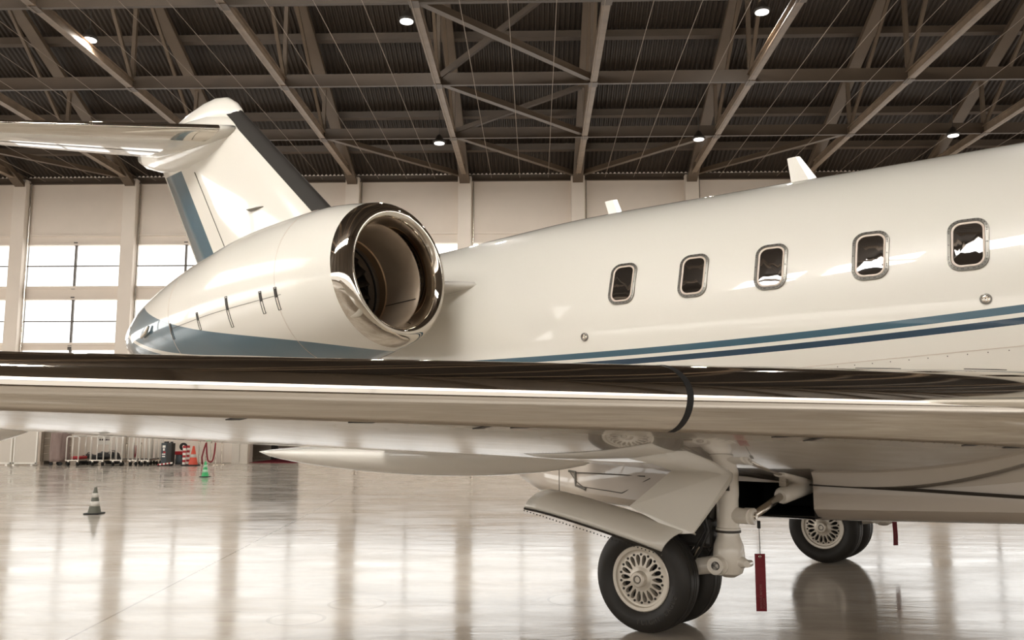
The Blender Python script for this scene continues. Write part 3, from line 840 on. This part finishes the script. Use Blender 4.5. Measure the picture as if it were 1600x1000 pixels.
def sidewall_text(txt, yc, face, a_start, parent, size=.042, r=.283):
    n = len(txt)
    cu = bpy.data.curves.new('t', 'FONT'); cu.size = size; cu.extrude = .0025; cu.align_x = 'CENTER'
    mb = MB()
    for i, ch in enumerate(txt):
        if ch == ' ': continue
        cu.body = ch
        to = bpy.data.objects.new('t', cu); COL.objects.link(to)
        dg = bpy.context.evaluated_depsgraph_get(); dg.update()
        me = bpy.data.meshes.new_from_object(to.evaluated_get(dg))
        bpy.data.objects.remove(to)
        an = a_start + i*size*.78/r
        # seen from starboard, x runs to the right, z up; letters stand with their feet outward
        rd = Vector((math.cos(an), 0, math.sin(an))); tg = Vector((-math.sin(an), 0, math.cos(an)))
        up = -rd; rt = tg
        base = Vector((-2.997, yc + .1165*face, TR)) + rd*(r + .014)
        vs = [base + rt*v.co.x + up*v.co.y + Vector((0, face, 0))*v.co.z for v in me.vertices]
        mb.add(vs, [tuple(p.vertices) for p in me.polygons])
        bpy.data.meshes.remove(me)
    mb.build('tyre_lettering', M['rubber_text'], parent)
def gear(side):
    s = side
    y = 1.885*s
    X, Z = -2.47, .49
    g = MB().revolve([(1.25, .078), (.93, .078), (.90, .074), (.72, .074), (.715, .082), (.69, .082), (.685, .074), (.66, .076), (.60, .098), (.53, .106), (.47, .104), (.42, .085), (.395, .04), (.39, .001)], (X, y, 0), (0, 0, 1), 28)
    g = g.build('main_gear', M['gear'], jet, auto=40)
    # pivot boss and trailing arm
    MB().revolve([(-.15, .052), (-.155, .058), (-.11, .060), (-.105, .066), (.105, .066), (.15, .058), (.155, .05)], (X-.03, y, Z-.01), (0, 1, 0), 24, cap=True).build('pivot_boss', M['gear'], g, auto=35)
    MB().revolve([(-.158, .026), (-.150, .028), (-.150, .001)], (X-.03, y, Z-.01), (0, 1, 0), 20).build('pivot_hole', M['black'], g)
    MB().tube([(X-.03, y, Z-.01), (-2.75, y, .43), (-2.997, y, TR)], [.06, .055, .062], 14).build('trailing_arm', M['gear'], g, smooth=True)
    MB().revolve([(-.28, .035), (.28, .035)], (-2.997, y, TR), (0, 1, 0), 16, cap=True).build('axle', M['steel'], g)
    MB().tube([(X+.02, y, .50), (X+.09, y-.02, .50), (X+.14, y-.02, .495)], [.050, .042, .024], 14).build('tow_lug', M['gear'], g, auto=40)
    MB().revolve([(-.03, .022), (.03, .022)], (X+.145, y-.02, .495), (0, 1, 0), 12, cap=True).build('tow_eye', M['gear'], g)
    MB().revolve([(.686, .080), (.686, .0845), (.702, .0845), (.702, .080)], (X, y, 0), (0, 0, 1), 28).build('strut_band', M['dark'], g)
    # shock absorber behind the leg
    MB().tube([(X-.08, y, .92), (-2.64, y, .66)], .045, 12).build('shock_cylinder', M['dark'], g, auto=40)
    MB().tube([(-2.64, y, .66), (-2.76, y, .46)], .028, 12).build('shock_rod', M['steel'], g, auto=40)
    MB().box(-2.80, -2.56, y-.09, y+.07, .58, .78).build('brake_manifold', M['hose'], g, bevel=.03)
    for dx, dy in ((-.10, -.10), (-.13, -.085), (-.09, .08)):
        MB().tube([(X+dx*.6, y+dy*.8, .95), (X+dx*1.25, y+dy, .82), (X+dx*.9, y+dy*1.1, .70), (X+dx*1.5, y+dy, .58), (X+dx*2.4, y+dy, .45)], .010, 8).build('brake_hose', M['hose'], g, smooth=True)
    MB().box(X-.03, X+.05, y-.086, y-.070, .965, 1.0).build('data_plate', M['dark'], g)
    # side brace: clevis, rod, cylinder up into the well
    a = Vector((X+.05, y, .80)); b = Vector((X+.17, y-.03 if s < 0 else y+.03, .80)); e = Vector((-2.28, s*1.42, .90)); w = Vector((-2.20, s*1.10, .965))
    MB().tube([a, b], [.055, .05], 16).build('brace_lug', M['gear'], g, auto=40)
    cl = Vector((X+.155, y, .80))
    MB().revolve([(-.035, .050), (-.03, .055), (.03, .055), (.035, .05)], cl, (1, 0, 0), 20, cap=True).build('brace_collar', M['gear'], g, auto=40)
    MB().revolve([(.03, .03), (.038, .03), (.04, .018), (.048, .018), (.048, .001)], cl, (1, 0, 0), 12).build('brace_bolt', M['steel'], g, auto=40)
    MB().tube([cl + Vector((.02, 0, 0)), e], .026, 14).build('brace_rod', M['steel'], g, smooth=True)
    dd = (w - e).normalized()
    MB().tube([e - dd*.0, e + dd*.02, e + dd*.06, w], [.048, .058, .060, .066], 16).build('brace_cylinder', M['gear'], g, auto=40)
    fit = e + dd*.05 + Vector((0, 0, .06))
    fm = MB().bar(fit, fit + Vector((0, 0, .07)), .05, .05)
    fm.bar(fit + Vector((-.06, 0, .07)), fit + Vector((.07, 0, .075)), .03, .025); fm.bar(fit + Vector((.0, -s*.02, .04)), fit + Vector((.02, -s*.14, .06)), .02, .02)
    fm.build('hydraulic_fitting', M['steel'], g)
    # two wheels
    for yy, f in ((y-.17, -1), (y+.195, 1)):
        wheel(yy, f, g)
    if s < 0:
        sidewall_text('FLIGHT EAGLE', y-.17, -1, math.radians(-92), g)
    # door panel hanging outboard of the leg: flat blade above, rolled wheel cover below
    def Y(v): return v*s
    up = [(-2.724, Y(2.10), 1.12), (-2.325, Y(2.10), 1.10), (-2.315, Y(2.15), 1.04), (-2.56, Y(2.215), .70), (-2.66, Y(2.22), .69), (-3.03, Y(2.215), .845)]
    d = MB().add(up, [tuple(range(6))]).build('gear_door', M['paint'], g)
    md = d.modifiers.new('t', 'SOLIDIFY'); md.thickness = .014
    rr = []
    for t in [i/10 for i in range(11)]:
        xa = -3.72 + t*(1.10); 
        zc = .945 - .215*t**1.25; yc = 2.23
        xo = -.085*(1-t) - .09*t
        row = []
        for k in range(9):
            an = PI*.62*k/8
            row.append((xa + xo*(k/8), Y(yc - .05 + .21*math.sin(an*.9)), zc - .012 - .125*(1-math.cos(an)) / (1-math.cos(PI*.62)) * 1.0 + .0))
        # inner lip turning back up
        row = [(xa+.02, Y(yc-.13), zc-.045), (xa+.01, Y(yc-.09), zc-.02)] + row
        rr.append(row)
    wc = MB().loft(rr, cap=False, closed=False).build('wheel_cover', M['paint'], g, smooth=True)
    md = wc.modifiers.new('t', 'SOLIDIFY'); md.thickness = .012
    edge = MB().tube([Vector(r[-1]) + Vector((0, 0, -.006)) for r in rr], .008, 6)
    edge.build('door_seal', M['dark'], g)
    scr = MB()
    for i in range(40):
        t = i/39; a_ = Vector(rr[0][-1]).lerp(Vector(rr[-1][-1]), t) + Vector((0, 0, -.016)); scr.bar(a_, a_ + Vector((0, 0, -.008)), .006, .006)
    tag(scr.build('door_fasteners', M['dark'], g), kind='stuff')
    return g
gear(-1); gear(1)

# ------------------------------------------------------------------ things hanging from the jet
Rz = Matrix.Rotation(-TH, 4, 'Z'); OFF = Vector(jet.location)
def to_world(p): return OFF + Rz @ Vector(p)
def streamer(p, zt, zr, zb, w, label, turn):
    c = to_world(p); r = empty('warning_streamer', (c.x, c.y, zb), turn); tag(r, label, 'streamer', 'red warning ribbons on the landing gear')
    MB().tube([(0, 0, zt-zb), (.003, 0, zr-zb-.005)], .0022, 6).build('cord', M['dark'], r)
    MB().box(-.010, .010, -.008, .008, zt-zb-.05, zt-zb+.0).build('clip', M['black'], r, bevel=.003)
    h = zr - zb; rr = []
    for i in range(9):
        z = h*(1-i/8); b = .006*math.sin(i*.9)
        rr.append([(-w/2+b*.3, b-.0015, z), (w/2+b*.3, b-.0015, z), (w/2+b*.3, b+.0015, z), (-w/2+b*.3, b+.0015, z)])
    MB().loft(rr).build('ribbon', M['red'], r)
    MB().revolve([(-.004, .008), (.0, .009), (.002, .005), (-.004, .005)], (0, -.002, h-.018), (0, -1, 0), 14).build('eyelet', M['steel'], r)
    cu = bpy.data.curves.new('t', 'FONT'); cu.size = w*.30; cu.extrude = .0006; cu.align_x = 'LEFT'; cu.body = 'REMOVE BEFORE\nFLIGHT'
    to = bpy.data.objects.new('t', cu); COL.objects.link(to)
    dg = bpy.context.evaluated_depsgraph_get(); dg.update()
    me = bpy.data.meshes.new_from_object(to.evaluated_get(dg)); bpy.data.objects.remove(to)
    me.transform(Matrix.Translation((w*.05, -.0085, .02)) @ Matrix.Rotation(PI/2, 4, 'X') @ Matrix.Rotation(PI/2, 4, 'Z'))
    link('ribbon_print', me, M['tagtext'], r)
streamer((-2.255, -1.885, 0), .775, .563, .197, .068, 'red warning ribbon hanging on a cord beside the near wheel', 0)
streamer((-2.36, 1.885, 0), .742, .50, .204, .05, 'dark red warning ribbon hanging behind the far wheel pair', .2)

# ------------------------------------------------------------------ loose things on the floor
M['cone_grey'] = mat('faded_cone', (.10, .10, .075), .6, var=.2); M['cone_white'] = mat('cone_band', (.55, .52, .46), .5)
M['cone_green'] = mat('green_cone', (.06, .50, .17), .5); M['cone_orange'] = mat('orange_cone', (.62, .07, .03), .5)
M['pale_green'] = mat('pale_green_band', (.45, .72, .5), .5)
M['redplastic'] = mat('red_plastic', (.40, .015, .02), .45); M['rope'] = mat('red_rope', (.22, .012, .02), .7)
M['cloth'] = mat('brown_cloth', (.27, .195, .17), .8, var=.15, vscale=6); M['bag'] = mat('black_bag', (.012, .011, .011), .6)
M['panel'] = mat('white_panel', (.62, .56, .48), .55, var=.04); M['panel_dk'] = mat('crate_board', (.34, .29, .235), .7, var=.12, vscale=4, stretch=(1, 1, 4))
M['machine'] = mat('blue_grey_machine', (.035, .045, .05), .45); M['carpet'] = mat('red_carpet', (.20, .008, .018), .9)
M['tubing'] = mat('white_tube', (.78, .73, .66), .3, .2); M['ink'] = mat('sign_ink', (.07, .05, .045), .6)
def cone(x, y, h, m, m2, label, name='traffic_cone', bands=((.30, .48), (.62, .78))):
    r = empty(name, (x, y, 0)); tag(r, label, 'traffic cone')
    rb = h*.235; b = h*.29
    MB().box(-b, b, -b, b, 0, h*.055).build('base', M['black'], r, bevel=.012)
    rad = lambda t: rb*(1-t) + h*.045*t
    MB().revolve([(h*.05, rb), (h*.5, rad(.5)), (h*.98, h*.05), (h, h*.03), (h, .001)], (0, 0, 0), (0, 0, 1), 24).build('body', m, r, smooth=True)
    for a, c in bands:
        MB().revolve([(h*a, rad(a)+.001), (h*a, rad(a)+.004), (h*c, rad(c)+.004), (h*c, rad(c)+.001)], (0, 0, 0), (0, 0, 1), 24).build('band', m2, r, smooth=True)
cone(-7.0, 13.75, .42, M['cone_grey'], M['cone_white'], 'faded grey-green traffic cone with pale bands, nearest on the open floor')
cone(-8.98, 23.5, .42, M['cone_green'], M['pale_green'], 'small bright green traffic cone standing on the open floor')
def px(xp, Yd=30.6): return (xp - 838) / 1350 * Yd * 1.003
# white screens at the far left
def screen(x0, x1, label):
    r = empty('folding_screen', ((x0+x1)/2, 29.9, 0)); w = (x1-x0)/2
    tag(r, label, 'screen', 'white screens by the far wall')
    MB().box(-w+.02, w-.02, -.02, .02, .10, 1.75).build('panel', M['panel'], r, bevel=.008)
    for q in (-1, 1):
        MB().box(q*(w-.03)-.025, q*(w-.03)+.025, -.03, .03, 0.05, 1.78).build('frame_post', M['white'], r)
        MB().box(q*(w-.1)-.04, q*(w-.1)+.04, -.15, .15, 0, .05).build('foot', M['white'], r)
    MB().box(-w, w, -.03, .03, .06, .11).build('rail', M['white'], r)
screen(px(-40, 29.9), px(17, 29.9), 'white screen panel furthest left under the wing')
screen(px(19, 29.9), px(57, 29.9), 'white screen panel beside the wooden crate boards')
r = empty('crate', ((px(58)+px(91))/2, 31.1, 0)); tag(r, 'greyish board crate between white screen and brown cloth', 'crate')
w = (px(91)-px(58))/2
for i in range(6): box('board', M['panel_dk'], r, -w, w, -.3, .3, .12+i*.27, .37+i*.27, bevel=.01)
for q in (-.9, 0, .9): box('batten', M['panel_dk'], r, q*w-.05, q*w+.05, -.34, -.3, .1, 1.74)
for q in (-.85, .85): box('foot', M['panel_dk'], r, q*w-.06, q*w+.06, -.3, .3, 0, .12)
box('notice', M['white'], r, w*.2, w*.95, -.345, -.34, 1.12, 1.40)
for i in range(2): box('notice_text', M['ink'], r, w*.32+i*.16, w*.32+.12+i*.16, -.348, -.345, 1.24, 1.29)
# cloth-draped trolley
cx = (px(92)+px(113))/2; w = (px(113)-px(92))/2
r = empty('covered_trolley', (cx, 30.2, 0)); tag(r, 'trolley draped in brown cloth at the left of the luggage carts', 'trolley')
rr = []
for i in range(12):
    z = .13 + i*.13; ring = []
    for j in range(40):
        a = 2*PI*j/40; q = 1 + .08*math.sin(5*a+i*.35) + .05*math.sin(9*a-i*.5); ex = .6
        ring.append((w*q*math.copysign(abs(math.cos(a))**ex, math.cos(a))*(1-.06*i/11), .32*q*math.copysign(abs(math.sin(a))**ex, math.sin(a)), z))
    rr.append(ring)
MB().loft(rr).build('cloth', M['cloth'], r, smooth=True)
for q in (-1, 1):
    for p in (-1, 1): MB().revolve([(-.02, .06), (.02, .06)], (q*w*.7, p*.22, .06), (0, 1, 0), 14, cap=True).build('caster', M['black'], r)
# luggage carts
def cart(x0, x1, y, label, hoopz=1.0):
    w = (x1-x0)/2; r = empty('luggage_cart', ((x0+x1)/2, y, 0)); tag(r, label, 'cart', 'luggage carts along the far wall')
    box('deck', M['steel'], r, -w-.02, w+.02, -.45, .45, .17, .21, bevel=.01)
    box('deck_mat', M['black'], r, -w+.01, w-.01, -.42, .42, .21, .22)
    for yy in (-.43, .43):
        pts = [(-w+.01, yy, .2), (-w+.01, yy, hoopz-.07)] + [(-w+.08-.07*math.cos(t), yy, hoopz-.07+.07*math.sin(t)) for t in (PI/6, PI/3, PI/2)] + [(w-.08+.07*math.sin(t), yy, hoopz-.07+.07*math.cos(t)) for t in (0, PI/6, PI/3, PI/2)] + [(w-.01, yy, .2)]
        MB().tube(pts, .022, 8).build('hoop', M['tubing'], r, smooth=True)
        MB().tube([(0, yy, .2), (0, yy, hoopz+.04)], .018, 8).build('centre_post', M['tubing'], r, smooth=True)
    MB().tube([(0, -.43, hoopz+.03), (0, .43, hoopz+.03)], .018, 8).build('hanging_rail', M['tubing'], r, smooth=True)
    for q in (-1, 1):
        for p in (-1, 1):
            MB().revolve([(-.025, .07), (.025, .07)], (q*(w-.06), p*.36, .07), (1, 0, 0), 14, cap=True).build('caster', M['black'], r)
            MB().box(q*(w-.06)-.03, q*(w-.06)+.03, p*.36-.02, p*.36+.02, .09, .18).build('fork', M['steel'], r)
    return r
CARTS = [(113, 133, 30.1, 'luggage cart with a red box on it, beside the brown cloth'), (151, 172, 30.1, 'luggage cart loaded with black bags, second from the left'),
         (183, 201, 30.1, 'empty luggage cart to the right of the black bags, third from the left'), (210, 224, 30.3, 'luggage cart in front of red rope posts, fourth from the left'),
         (228, 243, 30.2, 'empty luggage cart second from the dark machine'), (247, 262, 31.2, 'luggage cart half hidden behind the dark machine')]
for a, b, y, l in CARTS: cart(px(a, y), px(b, y), y, l)
o = box('red_box', M['redplastic'], None, px(115, 30.1), px(130, 30.1), 29.9, 30.4, .222, .32, bevel=.02); tag(o, 'flat red box lying on the leftmost luggage cart', 'box')
def bag(xp, y, z, sx, sy, sz, label, seed):
    rnd = random.Random(seed); bm = bmesh.new(); bmesh.ops.create_icosphere(bm, subdivisions=3, radius=1)
    for v in bm.verts:
        n = 1 + .12*math.sin(v.co.x*5+seed) * math.cos(v.co.y*4) + .08*math.sin(v.co.z*7+seed*2)
        q = v.co * n; q.z = max(q.z, -.55)
        v.co = Vector((math.copysign(abs(q.x)**.8, q.x)*sx, math.copysign(abs(q.y)**.8, q.y)*sy, (q.z+.55)*sz/1.55))
    me = bpy.data.meshes.new('bag'); bm.to_mesh(me); bm.free()
    r = empty('bag', (px(xp, y), y, z)); tag(r, label, 'bag', 'black bags by the carts')
    link('body', me, M['bag'], r, smooth=True)
    MB().tube([(-sx*.35, 0, sz*.9), (-sx*.2, 0, sz*1.12), (sx*.2, 0, sz*1.12), (sx*.35, 0, sz*.9)], .015, 6).build('handle', M['black'], r, smooth=True)
bag(161, 30.1, .225, .21, .28, .22, 'low black bag lying on the second luggage cart', 1)
bag(177, 31.45, .0, .26, .30, .42, 'tall black bag standing on the floor between the second and third carts', 4)
bag(140, 31.3, .0, .28, .28, .36, 'black bag on the floor behind the leftmost luggage cart', 8)
# sign on the wall behind the carts: slanted emblem and two lines of print
r = empty('wall_sign', (px(167, 32.4), D-.03, 1.02)); tag(r, 'white wall sign with slanted emblem behind the luggage carts', 'sign')
box('board', M['white'], r, -.42, .42, -.0, .02, -.35, .30)
for i in range(4): MB().bar((-.12+i*.09, -.004, .06), (-.03+i*.09, -.004, .24), .05, .006, (0, 1, 0)).build('emblem_stroke', M['ink'], r)
for row, z in ((0, -.05), (1, -.17)):
    for i in range(8): box('print_mark', M['ink'], r, -.34+i*.085, -.28+i*.085, -.006, -.002, z-.035, z+.035)
# rope stanchions
def stanchion(xp, y, label, h=.95):
    r = empty('rope_stanchion', (px(xp, y), y, 0)); tag(r, label, 'stanchion', 'chrome rope posts by the far wall')
    MB().revolve([(0, .001), (0, .15), (.015, .15), (.03, .06), (.04, .02)], (0, 0, 0), (0, 0, 1), 24).build('base', M['steel'], r, auto=40)
    MB().revolve([(.03, .02), (h-.1, .02), (h-.1, .035), (h-.06, .035), (h-.05, .022), (h-.03, .04), (h, .03), (h+.01, .001)], (0, 0, 0), (0, 0, 1), 16).build('post', M['steel'], r, auto=40)
stanchion(198, 31.85, 'chrome rope post behind the third luggage cart', .75)
stanchion(209.5, 31.5, 'chrome rope post with red rope behind the fourth luggage cart', .75)
stanchion(221, 31.85, 'chrome rope post right of the red rope behind the carts', .75)
stanchion(313, 30.9, 'thin chrome post right of the orange cone', .85)
stanchion(324, 30.5, 'chrome post carrying red ropes above the green cone', .85)
stanchion(331.5, 31.1, 'chrome post between the two hanging red ropes', .80)
stanchion(339, 30.5, 'chrome post at the right end of the hanging red rope', .85)
stanchion(348.5, 30.9, 'chrome post alone by the white partition', .82)
def rope(pts, label):
    o = MB().tube(pts, .028, 8).build('barrier_rope', M['rope'], None, smooth=True); tag(o, label, 'rope', 'red barrier ropes')
def sag(xa, xb, y, top, low, n=10): return [(px(xa, y) + (px(xb, y)-px(xa, y))*i/n, y-.05, low + (top-low)*(2*i/n-1)**4) for i in range(n+1)]
rope(sag(324.5, 339, 30.45, .78, .12), 'red rope slung low between the posts above the green cone')
rope([(px(323, 30.3), 30.33, .78), (px(320, 30.3), 30.32, .55), (px(317.5, 30.3), 30.3, .28), (px(318.5, 30.3), 30.3, .028)], 'red rope end hanging left of the posts')
rope([(px(210, 31.4), 31.4, .66), (px(210.5, 31.4), 31.4, .4), (px(212, 31.4), 31.4, .2), (px(213.5, 31.4), 31.4, .4), (px(214, 31.4), 31.4, .66)], 'red rope hanging doubled behind the fourth luggage cart')
# dark machine with a black box beside it
def machine(xa, xb, y, h, m, label, marks):
    w = (px(xb, y)-px(xa, y))/2; r = empty('service_unit', ((px(xa, y)+px(xb, y))/2, y, 0)); tag(r, label, 'machine')
    box('cabinet', m, r, -w, w, -.2, .2, .04, h, bevel=.015)
    box('plinth', M['black'], r, -w+.02, w-.02, -.18, .18, 0, .05)
    box('handle', M['black'], r, -w*.7, w*.7, -.05, .05, h, h+.05, bevel=.01)
    if marks:
        for z0, z1, k in ((.62, .70, .5), (.52, .60, .3), (.38, .42, .55), (.30, .34, .5)): box('label_plate', M['white'], r, -w*k, w*k, -.206, -.2, z0, z1)
        box('red_plate', M['redplastic'], r, -w*.2, w*.6, -.206, -.2, .44, .49)
machine(256.5, 265.5, 30.0, .78, M['machine'], 'blue-grey upright machine with white labels right of the carts', True)
machine(266.6, 271.4, 30.5, .76, M['black'], 'narrow black unit pressed against the blue-grey machine', False)
# striped barrier board on the floor
r = empty('barrier_board', (px(261, 29.6), 29.55, 0), .0); tag(r, 'red and white striped board lying in front of the machine', 'barrier')
for i in range(8): MB().bar((-.25+i*.062, 0, .05+i*.008), (-.25+(i+1)*.062, 0, .05+(i+1)*.008), .05, .05).build('stripe', M['white'] if i % 2 else M['redplastic'], r)
for q in (-.2, .2): box('foot', M['black'], r, q-.02, q+.02, -.1, .1, 0, .03+(q+.25)*.12)
# red wheelbarrow-like tub on a grey drum
r = empty('red_tub', (px(283, 31.1), 31.1, 0)); tag(r, 'red tub resting on a grey drum left of the striped posts', 'tub')
MB().revolve([(0, .001), (0, .15), (.02, .16), (.17, .165), (.19, .155), (.32, .15), (.34, .15), (.34, .001)], (0, 0, 0), (0, 0, 1), 24).build('drum', M['machine'], r, auto=40)
MB().loft([[(-.20, -.15, .34), (.2, -.15, .34), (.2, .15, .34), (-.2, .15, .34)], [(-.26, -.19, .46), (.24, -.19, .46), (.24, .19, .46), (-.26, .19, .46)]]).build('tray', M['redplastic'], r, bevel=.02)
MB().revolve([(-.03, .14), (.03, .14), (.03, .06), (-.03, .06), (-.03, .14)], (.05, .15, .62), (0, 1, 0), 20).build('wheel', M['black'], r)
def striped_post(xp, y, label):
    r = empty('striped_post', (px(xp, y), y, 0)); tag(r, label, 'bollard', 'red and white posts by the far wall')
    MB().revolve([(0, .001), (0, .11), (.03, .10), (.04, .06)], (0, 0, 0), (0, 0, 1), 20).build('base', M['black'], r)
    for i in range(8): MB().revolve([(.04+i*.08, .055), (.12+i*.08, .055)], (0, 0, 0), (0, 0, 1), 18, cap=True).build('ring', M['redplastic'] if i % 2 else M['white'], r)
striped_post(289.5, 30.0, 'red and white striped post next to the red tub')
striped_post(295.5, 30.4, 'red and white striped post beside the orange cone')
cone(px(304, 30.0), 30.0, .68, M['cone_orange'], M['cone_white'], 'tall orange traffic cone with a pale band by the far wall', bands=((.42, .58),))
# partition and carpet at the doorway
r = empty('partition', ((px(349)+px(375))/2, 31.6, 0)); tag(r, 'plain white partition beside the doorway with the red carpet', 'partition')
w = (px(375)-px(349))/2
for i in range(2): box('panel', M['panel'], r, -w+i*w+.005, -w+(i+1)*w-.005, -.05, .05, .02, 2.3, bevel=.006)
box('plinth', M['panel'], r, -w, w, -.06, .06, 0, .04)
o = box('carpet', M['carpet'], None, -10.70, -8.95, D-.25, D+5.5, 0, .012); tag(o, 'dark red carpet in the doorway of the far wall', 'carpet')
